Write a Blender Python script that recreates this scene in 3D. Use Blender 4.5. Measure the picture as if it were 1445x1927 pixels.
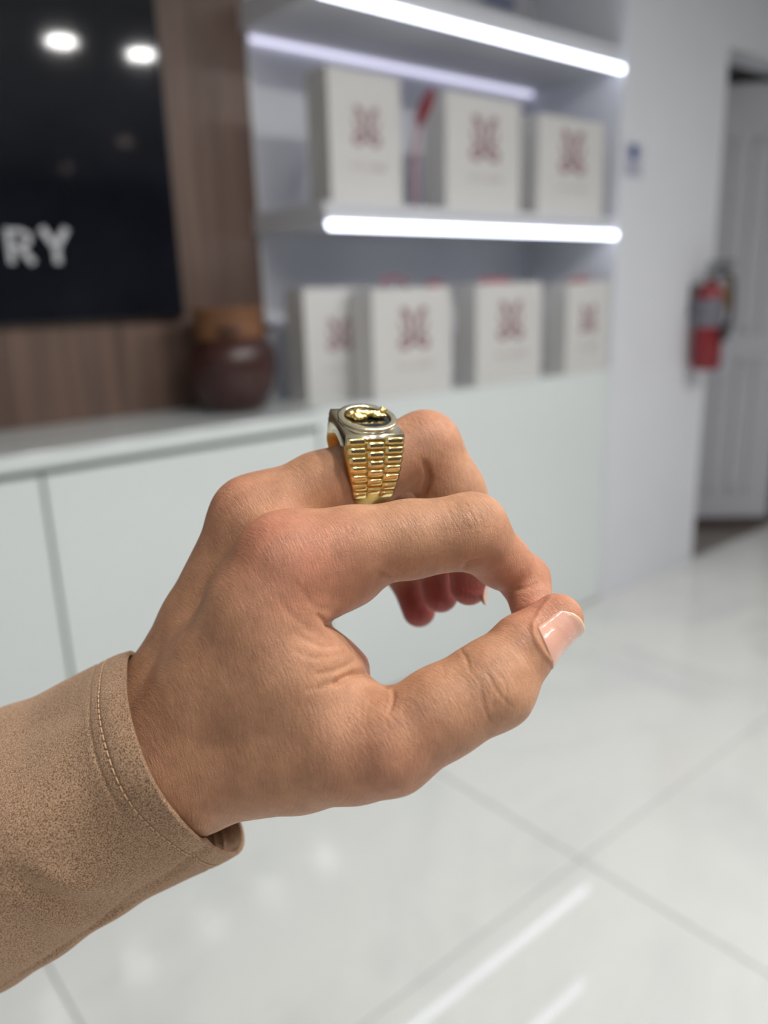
import bpy, bmesh, math, random
import numpy as np
from mathutils import Vector, Matrix

for o in list(bpy.data.objects):
    bpy.data.objects.remove(o)
scene = bpy.context.scene
COL = scene.collection
rnd = random.Random(7)

# ------------------------------------------------------------------ camera
FPX, CX, CY = 1498.0, 722.5, 963.5            # focal length and centre in photo pixels (1445 x 1927)
PITCH, ROLL, YAW = 0.26743, -0.032416, 0.693775
CAM = np.array([0.0, 0.0, 1.45])
FW = np.array([math.sin(YAW)*math.cos(PITCH), math.cos(YAW)*math.cos(PITCH), -math.sin(PITCH)])
_r = np.array([math.cos(YAW), -math.sin(YAW), 0.0])
_u = np.cross(_r, FW)
RT = _r*math.cos(ROLL)+_u*math.sin(ROLL)
UP = -_r*math.sin(ROLL)+_u*math.cos(ROLL)
cam_data = bpy.data.cameras.new('camera')
cam = bpy.data.objects.new('camera', cam_data)
COL.objects.link(cam)
M = Matrix.Identity(4)
for i in range(3):
    M[i][0], M[i][1], M[i][2], M[i][3] = RT[i], UP[i], -FW[i], CAM[i]
cam.matrix_world = M
cam_data.sensor_fit = 'VERTICAL'
cam_data.sensor_height = 36.0
cam_data.sensor_width = 27.0
cam_data.lens = FPX/1927.0*36.0
cam_data.clip_start = 0.01
cam_data.dof.use_dof = True
cam_data.dof.focus_distance = 0.188
cam_data.dof.aperture_fstop = 7.6
scene.camera = cam
scene.cycles.caustics_reflective = False
scene.cycles.caustics_refractive = False

# ------------------------------------------------------------------ world, exposure
world = bpy.data.worlds.new('world')
scene.world = world
world.use_nodes = True
bg = world.node_tree.nodes['Background']
bg.inputs['Color'].default_value = (0.80, 0.86, 1.0, 1)
bg.inputs['Strength'].default_value = 0.25
scene.view_settings.view_transform = 'Standard'
scene.view_settings.look = 'None'
scene.view_settings.exposure = 0.0
scene.view_settings.gamma = 1.0
scene.view_settings.use_curve_mapping = False
LAMP_STRENGTH = 246.0       # ceiling downlight lenses
LED_STRENGTH = 6.5         # shelf strips

# ------------------------------------------------------------------ helpers
def ray(px, py):
    return FW + RT*((px-CX)/FPX) - UP*((py-CY)/FPX)
def on_y(px, py, y):
    d = ray(px, py); t = (y-CAM[1])/d[1]; return CAM + d*t
def on_z(px, py, z):
    d = ray(px, py); t = (z-CAM[2])/d[2]; return CAM + d*t

def srgb(r, g, b):
    def f(c):
        c /= 255.0
        return c/12.92 if c <= 0.04045 else ((c+0.055)/1.055)**2.4
    return (f(r), f(g), f(b), 1.0)

MATS = {}
def mat(name, color, rough=0.5, metal=0.0, spec=0.5, noise=None, bump=None, coat=0.0, emit=None):
    """noise=(scale, amount) tints the colour, bump=(scale, distance)"""
    if name in MATS:
        return MATS[name]
    m = bpy.data.materials.new(name); m.use_nodes = True
    nt = m.node_tree; b = nt.nodes['Principled BSDF']
    b.inputs['Base Color'].default_value = color
    b.inputs['Roughness'].default_value = rough
    b.inputs['Metallic'].default_value = metal
    b.inputs['Specular IOR Level'].default_value = spec
    b.inputs['Coat Weight'].default_value = coat
    tc = nt.nodes.new('ShaderNodeTexCoord')
    if noise:
        n = nt.nodes.new('ShaderNodeTexNoise'); n.inputs['Scale'].default_value = noise[0]
        n.inputs['Detail'].default_value = 5
        nt.links.new(tc.outputs['Object'], n.inputs['Vector'])
        mx = nt.nodes.new('ShaderNodeMix'); mx.data_type = 'RGBA'; mx.blend_type = 'MULTIPLY'
        rp = nt.nodes.new('ShaderNodeValToRGB')
        rp.color_ramp.elements[0].position = 0.3; rp.color_ramp.elements[1].position = 0.75
        a = 1.0-noise[1]
        rp.color_ramp.elements[0].color = (a, a, a, 1); rp.color_ramp.elements[1].color = (1, 1, 1, 1)
        nt.links.new(n.outputs['Fac'], rp.inputs['Fac'])
        mx.inputs[0].default_value = 1.0
        mx.inputs[6].default_value = color
        nt.links.new(rp.outputs['Color'], mx.inputs[7])
        nt.links.new(mx.outputs[2], b.inputs['Base Color'])
    if bump:
        n = nt.nodes.new('ShaderNodeTexNoise'); n.inputs['Scale'].default_value = bump[0]
        n.inputs['Detail'].default_value = 3
        nt.links.new(tc.outputs['Object'], n.inputs['Vector'])
        bp = nt.nodes.new('ShaderNodeBump'); bp.inputs['Distance'].default_value = bump[1]
        nt.links.new(n.outputs['Fac'], bp.inputs['Height'])
        nt.links.new(bp.outputs['Normal'], b.inputs['Normal'])
    if emit:
        b.inputs['Emission Color'].default_value = emit[0]
        b.inputs['Emission Strength'].default_value = emit[1]
    MATS[name] = m
    return m

def tag(o, label=None, cat=None, group=None, kind=None):
    if label: o['label'] = label
    if cat: o['category'] = cat
    if group: o['group'] = group
    if kind: o['kind'] = kind
    return o

def link(name, me, m=None, parent=None, loc=None, smooth=False):
    if m is not None and len(me.materials) == 0:
        me.materials.append(m)
    if smooth:
        me.polygons.foreach_set('use_smooth', [True]*len(me.polygons))
    o = bpy.data.objects.new(name, me)
    COL.objects.link(o)
    if parent is not None: o.parent = parent
    if loc is not None: o.location = loc
    return o

def empty(name, loc=(0, 0, 0), rz=0.0):
    o = bpy.data.objects.new(name, None)
    o.empty_display_size = 0.05
    COL.objects.link(o); o.location = loc; o.rotation_euler = (0, 0, rz)
    return o

def from_bm(bm, name):
    me = bpy.data.meshes.new(name); bmesh.ops.recalc_face_normals(bm, faces=bm.faces)
    bm.to_mesh(me); bm.free(); return me

def box_bm(lo, hi, bevel=0.0, seg=2, bm=None):
    b = bmesh.new()
    bmesh.ops.create_cube(b, size=1.0)
    for v in b.verts:
        for i in range(3):
            v.co[i] = lo[i] + (v.co[i]+0.5)*(hi[i]-lo[i])
    if bevel > 0:
        bmesh.ops.bevel(b, geom=list(b.edges), offset=bevel, segments=seg, profile=0.5, affect='EDGES')
    if bm is None:
        return b
    me = bpy.data.meshes.new('tmp'); b.to_mesh(me); b.free(); bm.from_mesh(me); bpy.data.meshes.remove(me)
    return bm

def box(name, lo, hi, m, parent=None, bevel=0.0, seg=2, loc=None):
    return link(name, from_bm(box_bm(lo, hi, bevel, seg), name), m, parent, loc)

def lathe_me(name, prof, n=48, cap=True):
    vs, fs = [], []
    for (r, z) in prof:
        for k in range(n):
            a = 2*math.pi*k/n
            vs.append((r*math.cos(a), r*math.sin(a), z))
    for i in range(len(prof)-1):
        for k in range(n):
            k2 = (k+1) % n
            fs.append((i*n+k, i*n+k2, (i+1)*n+k2, (i+1)*n+k))
    if cap:
        fs.append(tuple(range(n-1, -1, -1)))
        fs.append(tuple((len(prof)-1)*n+k for k in range(n)))
    me = bpy.data.meshes.new(name); me.from_pydata(vs, [], fs); me.update(); return me

def catmull(pts, sub, closed=False):
    pts = [np.array(p, float) for p in pts]; n = len(pts); out = []
    rng = range(n) if closed else range(n-1)
    for i in rng:
        if closed:
            p0, p1, p2, p3 = pts[(i-1) % n], pts[i], pts[(i+1) % n], pts[(i+2) % n]
        else:
            p0 = pts[i-1] if i > 0 else 2*pts[0]-pts[1]
            p1, p2 = pts[i], pts[i+1]
            p3 = pts[i+2] if i+2 < n else 2*pts[-1]-pts[-2]
        for s in range(sub):
            t = s/sub
            out.append(0.5*((2*p1)+(-p0+p2)*t+(2*p0-5*p1+4*p2-p3)*t*t+(-p0+3*p1-3*p2+p3)*t**3))
    if not closed: out.append(pts[-1])
    return out

def tube_me(name, pts, r, n=10, closed=False, rfun=None):
    pts = [Vector(p) for p in pts]; N = len(pts); vs, fs = [], []
    prev = None
    for i, p in enumerate(pts):
        if closed: t = pts[(i+1) % N]-pts[i-1]
        else: t = pts[min(i+1, N-1)]-pts[max(i-1, 0)]
        t.normalize()
        if prev is None:
            a = Vector((0, 0, 1)) if abs(t.z) < 0.9 else Vector((1, 0, 0))
            u = t.cross(a).normalized()
        else:
            u = (prev - t*prev.dot(t)).normalized()
        prev = u; w = t.cross(u)
        rr = rfun(i/(N-1)) if rfun else r
        for k in range(n):
            an = 2*math.pi*k/n
            vs.append(p + (u*math.cos(an)+w*math.sin(an))*rr)
    for i in range(N if closed else N-1):
        j = (i+1) % N
        for k in range(n):
            k2 = (k+1) % n
            fs.append((i*n+k, i*n+k2, j*n+k2, j*n+k))
    if not closed:
        fs.append(tuple(range(n-1, -1, -1))); fs.append(tuple((N-1)*n+k for k in range(n)))
    me = bpy.data.meshes.new(name); me.from_pydata([tuple(v) for v in vs], [], fs); me.update(); return me

def ribbon_me(name, strokes, thick):
    """flat strokes in the XZ plane: each is (points, widths); extruded by thick along -Y"""
    vs, fs = [], []
    for pts, ws in strokes:
        cp = catmull(pts, 6); N = len(cp); base = len(vs)
        for i, p in enumerate(cp):
            t = cp[min(i+1, N-1)]-cp[max(i-1, 0)]; t = t/np.linalg.norm(t); nn = np.array([-t[1], t[0]])
            f = i/(N-1)*(len(ws)-1); k = min(int(f), len(ws)-2); w = ws[k]+(ws[k+1]-ws[k])*(f-k)
            for s in (1, -1):
                q = p+nn*w*0.5*s
                vs.append((q[0], 0, q[1])); vs.append((q[0], -thick, q[1]))
        for i in range(N-1):
            a = base+4*i; b = a+4
            fs += [(a+1, a+3, b+3, b+1), (a, b, b+2, a+2), (a, a+1, b+1, b), (a+2, b+2, b+3, a+3)]
    me = bpy.data.meshes.new(name); me.from_pydata(vs, [], fs); me.update(); return me

# ------------------------------------------------------------------ dimensions of the shop
FZ = -0.03           # floor level
ZC = 3.05            # ceiling
YF = 2.14            # front plane of cabinets / wall
YB = 2.63            # back wall of the shelf bay
XL = 1.61            # left end of the shelves / wood cladding
XR = 3.15            # right end of the shelf bay
XD = 4.0             # corner of the doorway
ZT = 1.085           # worktop level

white_wall = mat('painted_wall', (0.72, 0.73, 0.78, 1), 0.55, noise=(3.0, 0.04), bump=(400, 0.0003))
ceil_mat = mat('ceiling_paint', (0.80, 0.80, 0.80, 1), 0.8, noise=(2.0, 0.03))
white_gloss = mat('white_lacquer', (0.70, 0.745, 0.745, 1), 0.10, noise=(2.0, 0.03))
grout = mat('grout', (0.40, 0.41, 0.41, 1), 0.8, noise=(60, 0.1))

# floor: slab with separate large tiles
def marble():
    m = bpy.data.materials.new('polished_tile'); m.use_nodes = True
    nt = m.node_tree; b = nt.nodes['Principled BSDF']
    g = nt.nodes.new('ShaderNodeNewGeometry')
    n = nt.nodes.new('ShaderNodeTexNoise'); n.inputs['Scale'].default_value = 1.6; n.inputs['Detail'].default_value = 8
    n.inputs['Distortion'].default_value = 1.2; n.inputs['Roughness'].default_value = 0.6
    nt.links.new(g.outputs['Position'], n.inputs['Vector'])
    rp = nt.nodes.new('ShaderNodeValToRGB')
    e = rp.color_ramp.elements
    e[0].position = 0.30; e[0].color = (0.63, 0.64, 0.63, 1)
    e[1].position = 0.52; e[1].color = (0.71, 0.715, 0.69, 1)
    nt.links.new(n.outputs['Fac'], rp.inputs['Fac'])
    nt.links.new(rp.outputs['Color'], b.inputs['Base Color'])
    b.inputs['Roughness'].default_value = 0.045
    b.inputs['Specular IOR Level'].default_value = 0.75
    return m
tile_mat = marble()
X0, X1, Y0, Y1 = -3.2, 6.6, -6.2, 4.2
floor = tag(box('floor', (X0, Y0, FZ-0.1), (X1, Y1, FZ-0.004), grout), 'white polished tile floor of the shop', kind='structure')
T = 1.2; G = 0.005
tile_me = from_bm(box_bm((-T/2+G/2, -T/2+G/2, -0.012), (T/2-G/2, T/2-G/2, 0), 0.0015, 1), 'tile')
for ix in range(-4, 5):
    for iy in range(-5, 1):
        cx_, cy_ = 1.54+T*(ix+0.5), 1.075+T*(iy+0.5)
        if cx_-T/2 < X0 or cx_+T/2 > X1 or cy_-T/2 < Y0: continue
        link('tile', tile_me, tile_mat, floor, (cx_, cy_, FZ))

ceiling = tag(box('ceiling', (X0, Y0, ZC), (X1, Y1, ZC+0.1), ceil_mat), 'white painted ceiling with round downlights', kind='structure')

def wall(name, lo, hi, m, label):
    return tag(box(name, lo, hi, m), label, kind='structure')
wall('wall_back', (X0, YB, FZ), (XR, YB+0.1, ZC), white_wall, 'white wall behind the shelves and counter')
wall('wall_front', (XR, YF, FZ), (XD, YB+0.1, ZC), white_wall, 'white wall between shelf bay and doorway')
wall('wall_front_header', (XD, YF, 2.53), (X1, YF+0.16, ZC), white_wall, 'white wall above the doorway opening')
wall('wall_left', (X0-0.1, Y0, FZ), (X0, Y1, ZC), white_wall, 'white side wall of the shop')
wall('wall_right', (X1, Y0, FZ), (X1+0.1, Y1, ZC), white_wall, 'white far side wall of the shop')
wall('wall_rear', (X0, Y0-0.1, FZ), (X1, Y0, ZC), mat('rear_paint', (0.16, 0.16, 0.18, 1), 0.6, noise=(2, .05)), 'grey wall behind the photographer')

# ------------------------------------------------------------------ wood cladding, display
def wood():
    m = bpy.data.materials.new('walnut_veneer'); m.use_nodes = True
    nt = m.node_tree; b = nt.nodes['Principled BSDF']
    tc = nt.nodes.new('ShaderNodeNewGeometry'); mp = nt.nodes.new('ShaderNodeMapping')
    mp.inputs['Scale'].default_value = (14, 14, 0.8)
    nt.links.new(tc.outputs['Position'], mp.inputs['Vector'])
    n = nt.nodes.new('ShaderNodeTexNoise'); n.inputs['Scale'].default_value = 1.6; n.inputs['Detail'].default_value = 7
    n.inputs['Distortion'].default_value = 0.4
    nt.links.new(mp.outputs['Vector'], n.inputs['Vector'])
    rp = nt.nodes.new('ShaderNodeValToRGB'); e = rp.color_ramp.elements
    e[0].position = 0.32; e[0].color = srgb(94, 74, 66); e[1].position = 0.68; e[1].color = srgb(116, 93, 81)
    nt.links.new(n.outputs['Fac'], rp.inputs['Fac']); nt.links.new(rp.outputs['Color'], b.inputs['Base Color'])
    b.inputs['Roughness'].default_value = 0.45
    return m
wood_m = wood()
clad = tag(box('trim_1', (X0, YB-0.035, ZT-0.03), (XL, YB-0.012, ZC), mat('dark_backing', (0.05, 0.035, 0.028, 1), 0.7)), 'brown walnut cladding behind the display', kind='structure')
bw = 0.185; x = XL
bme = from_bm(box_bm((-bw+0.001, -0.012, 0), (0, 0, ZC-ZT), 0.0012, 1), 'board')
while x-bw > X0:
    link('board', bme, wood_m, clad, (x, YB-0.035, ZT)); x -= bw
box('edge_strip', (XL, YB-0.05, ZT), (XL+0.012, YB-0.001, ZC), mat('white_edge', (0.75, 0.75, 0.76, 1), 0.4), clad)

YT = YB-0.055
txr = on_y(322, 300, YT-0.03)[0]
tzb = on_y(200, 604, YT-0.03)[2]
tv = empty('wall_display', (txr-0.75, YT, tzb))
tag(tv, 'large black glossy wall display with white capital letters', 'display')
box('housing', (-0.75, -0.028, 0), (0.75, 0.008, 1.2), mat('display_black', (0.012, 0.012, 0.014, 1), 0.35), tv, 0.004)
def screen_mat():
    m = mat('display_screen', (0.012, 0.013, 0.02, 1), 0.06, spec=0.3, noise=(4, 0.5))
    return m
box('screen', (-0.742, -0.031, 0.008), (0.742, -0.0275, 1.192), screen_mat(), tv, 0.0005)
# lettering at its place on the screen
lw = mat('letter_white', (0.42, 0.42, 0.44, 1), 0.5, emit=((0.9, 0.92, 1, 1), 0.12))
ys = YT-0.031
def letter(ch, pxl, pxr, pyt, pyb):
    a = on_y(pxl, pyb, ys); b_ = on_y(pxr, pyt, ys)
    w_, h_ = b_[0]-a[0], b_[2]-a[2]
    s = {'R': [([(0.12, 0), (0.12, 0.5), (0.12, 1)], (.24, .24)), ([(0.1, .9), (.5, .91), (.78, .8), (.78, .62), (.5, .5), (.1, .49)], (.2, .2)), ([(.42, .5), (.65, .25), (.86, 0)], (.24, .26))],
         'Y': [([(.1, 1), (.32, .7), (.5, .42)], (.26, .24)), ([(.9, 1), (.68, .7), (.5, .42)], (.26, .24)), ([(.5, .5), (.5, .25), (.5, 0)], (.26, .26))]}[ch]
    st = [([(p[0]*w_, p[1]*h_) for p in pts], [q*w_*0.85 for q in ws]) for pts, ws in s]
    o = link('letter', ribbon_me('letter', st, 0.003), lw, tv)
    o.location = (a[0]-tv.location.x, ys-tv.location.y, a[2]-tv.location.z)
    o['label'] = 'white letter ' + ch
letter('R', 16, 62, 430, 496); letter('Y', 80, 130, 430, 496)

# ------------------------------------------------------------------ counter: cabinet units and worktop
gap_m = mat('shadow_gap', (0.25, 0.26, 0.26, 1), 0.6)
def cabinet(x0, x1, label, top, recess):
    t = empty('base_cabinet', ((x0+x1)/2, YF+0.2, FZ))
    tag(t, label, 'cabinet')
    h = (x1-x0)/2
    box('carcass', (-h, -0.175, 0.06), (h, YB-YF-0.2-0.002, top-FZ-0.002), gap_m if recess else white_gloss, t, 0.002)
    box('plinth', (-h, -0.165, 0), (h, YB-YF-0.2-0.01, 0.06), white_gloss, t)
    box('door_panel', (-h+0.005, -0.2, 0.012), (h-0.005, -0.177, top-FZ-recess), white_gloss, t, 0.0015)
    return t
xj = on_y(80, 905, YF)[0]
cabinet(xj-1.1, xj, 'white lacquered base cabinet at the left frame edge below the wood cladding', ZT-0.045, 0.022)
cabinet(xj-2.2, xj-1.1, 'white lacquered base cabinet left of the picture along the cladding', ZT-0.045, 0.022)
cabinet(X0, xj-2.2, 'white lacquered base cabinet in the left corner of the room', ZT-0.045, 0.022)
cabinet(xj, XL-0.1, 'white lacquered base cabinet under the clay pot', ZT-0.045, 0.022)
cabinet(XL-0.1, XR, 'white base cabinet below the lower row of gift bags', ZT-0.012, 0.0)
wt = empty('worktop', ((X0+XL-0.1)/2, YF+0.2, ZT-0.045))
tag(wt, 'white worktop with overhanging front edge carrying the clay pot', 'worktop')
hw = (XL-0.1-X0)/2
box('slab', (-hw, -0.222, 0), (hw, YB-YF-0.2-0.04, 0.045), white_gloss, wt, 0.004)
st = tag(box('bay_worktop', (XL-0.1, YF-0.002, ZT-0.012), (XR-0.001, YB-0.001, ZT+0.005), white_gloss, None, 0.002), 'thin white worktop carrying the lower row of gift bags', 'worktop')

# ------------------------------------------------------------------ shelves with light strips
led_m = mat('led_diffuser', (0.9, 0.9, 0.95, 1), 0.4, emit=((0.78, 0.84, 1.0, 1), LED_STRENGTH))
led_back = mat('led_diffuser_back', (0.9, 0.9, 0.95, 1), 0.4, emit=((0.80, 0.78, 1.0, 1), 1.1))
chan = mat('aluminium_channel', (0.75, 0.75, 0.78, 1), 0.35, metal=0.6)
shelf_m = mat('shelf_white', (0.64, 0.65, 0.68, 1), 0.3, noise=(3, .03))
def shelf(z0, z1, label, xl, back):
    s = empty('wall_shelf', ((xl+XR)/2, YB-0.001, z0)); tag(s, label, 'shelf')
    h = (XR-0.001-xl)/2
    box('board', (-h, -(YB-YF)+0.022, 0), (h, 0, z1-z0), shelf_m, s, 0.002)
    box('light_channel', (-h, -(YB-YF)+0.0125, 0.0), (h, -(YB-YF)+0.022, 0.040), chan, s)
    l = box('light_strip', (-h+0.004, -(YB-YF)-0.004, -0.010), (h-0.004, -(YB-YF)+0.012, 0.012), led_m, s, 0.005, 3)
    l['label'] = 'glowing white front light strip'
    if back:
        b = box('light_strip', (-h+0.02, -0.02, -0.013), (h-0.01, -0.004, -0.001), led_back, s, 0.004, 3)
        b['label'] = 'dim rear light strip'
    return s
shelf(2.315, 2.40, 'upper white wall shelf with a bright light strip along its front', XL-0.02, True)
shelf(1.664, 1.738, 'middle white wall shelf carrying three gift bags', XL-0.02, False)

# ------------------------------------------------------------------ gift bags
paper = mat('bag_paper', (0.62, 0.61, 0.595, 1), 0.55, noise=(6, .03))
maroon = mat('maroon_print', srgb(146, 108, 116), 0.6, noise=(80, .15))
pale = mat('pale_print', srgb(178, 164, 166), 0.6)
ribbon = mat('red_ribbon', srgb(124, 8, 34), 0.5, noise=(90, .2))
tissue = mat('red_tissue', srgb(170, 96, 106), 0.7, noise=(50, .2))
def half_logo(sx):
    S = []
    def add(pts, ws): S.append(([(sx*p[0], p[1]) for p in pts], ws))
    add([(-.40, .97), (-.28, .86), (-.15, .70), (-.125, .45), (-.13, .25), (-.05, .08), (0, .03)], (.07, .17, .15, .11, .11, .13, .08))   # inner stem with flared top
    add([(-.46, .93), (-.36, 1.02), (-.20, .95), (-.13, .84)], (.05, .09, .07, .04))                                                  # serif
    add([(-.45, .72), (-.42, .52), (-.33, .40), (-.14, .34)], (.05, .10, .09, .05))                                                    # outer curve
    add([(-.14, .30), (-.30, .24), (-.46, .14), (-.42, -.02), (-.24, -.02), (-.12, .14)], (.05, .09, .13, .14, .12, .06))                # lower lobe
    return S
def bag(x, yf, z, w, d, h, label, handle, group, rz=0.0):
    t = empty('gift_bag', (x, yf+d/2, z), rz); tag(t, label, 'gift bag', group)
    # body: open box with thickness, slight bulge
    bm = bmesh.new(); th = 0.004
    def ring(zz, inset, bul=0.0):
        a, b = w/2-inset, d/2-inset
        pts = [(-a, -b), (0, -b-bul), (a, -b), (a+bul*.4, 0), (a, b), (0, b+bul), (-a, b), (-a+bul*.9, 0)]
        return [bm.verts.new((p[0], p[1], zz)) for p in pts]
    o = [ring(0.0, 0), ring(h*0.35, -0.001, 0.004), ring(h*0.75, 0, 0.004), ring(h, 0.001)]
    i = [ring(h, th), ring(0.02, th)]
    R = o+i
    for k in range(len(R)-1):
        for q in range(8):
            bm.faces.new((R[k][q], R[k][(q+1) % 8], R[k+1][(q+1) % 8], R[k+1][q]))
    bm.faces.new(o[0][::-1]); bm.faces.new(i[-1])
    link('bag_body', from_bm(bm, 'bag_body'), paper, t)
    lw_ = w*0.36; lh = w*0.33
    stx = [([(p[0]*lw_, p[1]*lh) for p in pts], [q*lw_ for q in ws]) for s in (1, -1) for pts, ws in half_logo(s)]
    lg = link('emblem', ribbon_me('emblem', stx, 0.0012), maroon, t, (0, -d/2-0.0034, h*0.47))
    lg['label'] = 'maroon mirrored monogram'
    mk = bmesh.new(); xx = -w*0.21
    while xx < w*0.21:
        cw = rnd.uniform(.009, .014)
        for a in (0, cw*0.7):
            box_bm((xx+a, -0.001, 0), (xx+a+0.0028, 0, 0.017), bm=mk)
        xx += cw+0.005
    link('print_line', from_bm(mk, 'print_line'), pale, t, (0, -d/2-0.0032, h*0.26))
    for (kind, hx, lean, hh) in handle:
        if kind == 'loop':      # ribbon handle standing over the rim
            pts = catmull([(hx-.055, -d*.3, h-.03), (hx-.05, -d*.3+lean*.4, h+hh*.6), (hx, -d*.3+lean, h+hh), (hx+.05, -d*.3+lean*.4, h+hh*.6), (hx+.055, -d*.3, h-.03)], 8)
            link('ribbon_handle', tube_me('ribbon_handle', pts, 0.006, 8), tissue, t, smooth=True)
        elif kind == 'tissue':
            bm2 = bmesh.new()
            bmesh.ops.create_icosphere(bm2, subdivisions=3, radius=1.0)
            for v in bm2.verts:
                f = 1+0.25*math.sin(9*v.co.x+3*v.co.y)*math.cos(7*v.co.y)
                v.co = Vector((v.co.x*hx*f, v.co.y*d*0.3*f, v.co.z*hh*f))
            o2 = link('tissue_paper', from_bm(bm2, 'tissue_paper'), tissue, t, (lean, 0, h), smooth=True)
    return t
def fbag(tl, br, yf, z, label, handle, group, d=0.115, ex=0.0):
    a = on_y(tl[0], tl[1], yf); b = on_y(br[0], br[1], yf)
    xr = min(b[0], XR-0.008); w = xr-a[0]
    return bag((a[0]+xr)/2, yf, z, w, d, a[2]-z, label, handle, group)
g1, g2 = 'gift bags on the middle shelf', 'gift bags on the bay worktop'
zs = 1.738
fbag((613, 122), (757, 370), YF+0.02, zs, 'white gift bag at the left end of the middle shelf', [('tissue', .03, -.11, .012)], g1)
b2 = fbag((838, 168), (977, 385), YF+0.02, zs, 'white gift bag in the middle of the three on the shelf, beside a red ribbon', [('tissue', .03, .02, .008)], g1)
fbag((1014, 212), (1131, 400), YF+0.02, zs, 'white gift bag at the right end of the middle shelf, nearest the blue notice', [('tissue', .035, -.04, .015)], g1)
zw = ZT+0.005
fbag((569, 543), (702, 755), YF+0.16, zw, 'white gift bag partly hidden behind its neighbour, nearest the clay pot', [], g2)
fbag((698, 543), (850, 740), YF+0.02, zw, 'white gift bag directly behind the gold ring, lower row', [('loop', -.06, .02, .035), ('tissue', .028, .155, .022)], g2)
fbag((896, 534), (1017, 710), YF+0.02, zw, 'white gift bag third from the pot in the lower row', [('tissue', .095, -.03, .022)], g2)
fbag((1068, 532), (1167, 692), YF+0.02, zw, 'white gift bag at the right end of the lower row', [('tissue', .07, .0, .022)], g2)
# red satin ribbon bow hanging beside the middle bag
ra = on_y(812, 172, YF+0.012); rb_ = on_y(788, 232, YF+0.012)
pts = catmull([tuple(ra), tuple((ra+rb_)/2+np.array([0.012, 0, 0])), tuple(rb_), tuple((ra+rb_)/2-np.array([0.014, 0, 0]))], 8, closed=True)
loop = empty('ribbon_loop', tuple(rb_)); tag(loop, 'dark red ribbon loop between the first two bags of the middle shelf', 'ribbon')
link('loop', tube_me('loop', [Vector(p)-Vector(rb_) for p in pts], 0.0125, 10, closed=True), ribbon, loop, smooth=True)
tailp = catmull([tuple(rb_), tuple(rb_+np.array([-.004, 0.02, -.10])), (rb_[0], rb_[1]+0.03, zs+0.004)], 8)
link('tail', tube_me('tail', [Vector(p)-Vector(rb_) for p in tailp], 0.009, 8), mat('pale_ribbon', srgb(176, 140, 146), 0.5), loop, smooth=True)

# ------------------------------------------------------------------ clay pot
pp = on_z(440, 778, ZT)
pot = empty('clay_pot', (pp[0]+0.04, 2.385, ZT)); tag(pot, 'dark brown clay pot with tan neck and two small lugs on the worktop', 'pot')
clay_d = mat('glazed_clay', srgb(66, 36, 32), 0.32, noise=(9, .35), bump=(30, .002))
clay_t = mat('tan_clay', srgb(126, 84, 54), 0.6, noise=(12, .3), bump=(40, .002))
body = [(0.0, 0.0), (0.080, 0.0), (0.098, 0.02), (0.120, 0.07), (0.132, 0.12), (0.134, 0.15), (0.126, 0.185), (0.112, 0.205), (0.10, 0.212)]
link('pot_body', lathe_me('pot_body', [(r*1.12+.0005, z*1.12) for r, z in body]), clay_d, pot, smooth=True)
neck = [(0.099, 0.203), (0.103, 0.225), (0.098, 0.25), (0.096, 0.275), (0.103, 0.292), (0.106, 0.300), (0.100, 0.303), (0.088, 0.298), (0.084, 0.27), (0.086, 0.22)]
link('neck', lathe_me('neck', [(r*1.12, z*1.12) for r, z in neck]), clay_t, pot, smooth=True)
for an in (math.radians(-120), math.radians(-22)):
    c = Vector((math.cos(an)*0.118, math.sin(an)*0.118, 0.268)); tdir = Vector((-math.sin(an), math.cos(an), 0)); od = Vector((math.cos(an), math.sin(an), 0))
    pts = catmull([c-tdir*.028-od*.014, c-tdir*.017+od*.014, c+od*.022, c+tdir*.017+od*.014, c+tdir*.028-od*.014], 6)
    link('lug', tube_me('lug', pts, 0.011, 10), clay_d, pot, smooth=True)

# ------------------------------------------------------------------ notice on the wall, poster above
n0 = on_y(1174, 268, YF); n1 = on_y(1206, 336, YF)
no = empty('wall_notice', ((n0[0]+n1[0])/2, YF, n1[2])); tag(no, 'small white notice with a blue disc on the wall right of the shelves', 'notice')
nw, nh = (n1[0]-n0[0])/2, n0[2]-n1[2]
box('sheet', (-nw, -0.004, 0), (nw, 0, nh), mat('notice_paper', (0.50, 0.51, 0.58, 1), 0.5), no)
bm = bmesh.new(); bmesh.ops.create_cone(bm, cap_ends=True, segments=32, radius1=nh*.24, radius2=nh*.24, depth=0.002, matrix=Matrix.Rotation(math.pi/2, 4, 'X'))
link('blue_disc', from_bm(bm, 'blue_disc'), mat('notice_blue', srgb(66, 84, 140), 0.5), no, (0, -0.005, nh*.76))
for k in range(3):
    box('print_line', (-nw*.7, -0.0052, nh*(.12+.12*k)), (nw*.7, -0.004, nh*(.17+.12*k)), mat('notice_grey', srgb(140, 145, 170), .5), no)
q0 = on_y(905, 0, YB); 
po = empty('wall_poster', (on_y(1000, 10, YB)[0], YB, 2.60)); tag(po, 'pale poster with blue print high above the upper shelf', 'poster')
box('sheet', (-0.42, -0.004, -0.0), (0.42, -0.0005, 0.30), mat('poster_paper', (0.62, 0.62, 0.66, 1), 0.5), po)
for k, (xa, xb) in enumerate(((-.32, -.12), (.02, .2))):
    box('blue_print', (xa, -0.0052, 0.03), (xb, -0.004, 0.07), mat('poster_blue', srgb(110, 120, 160), .5), po)

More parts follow.
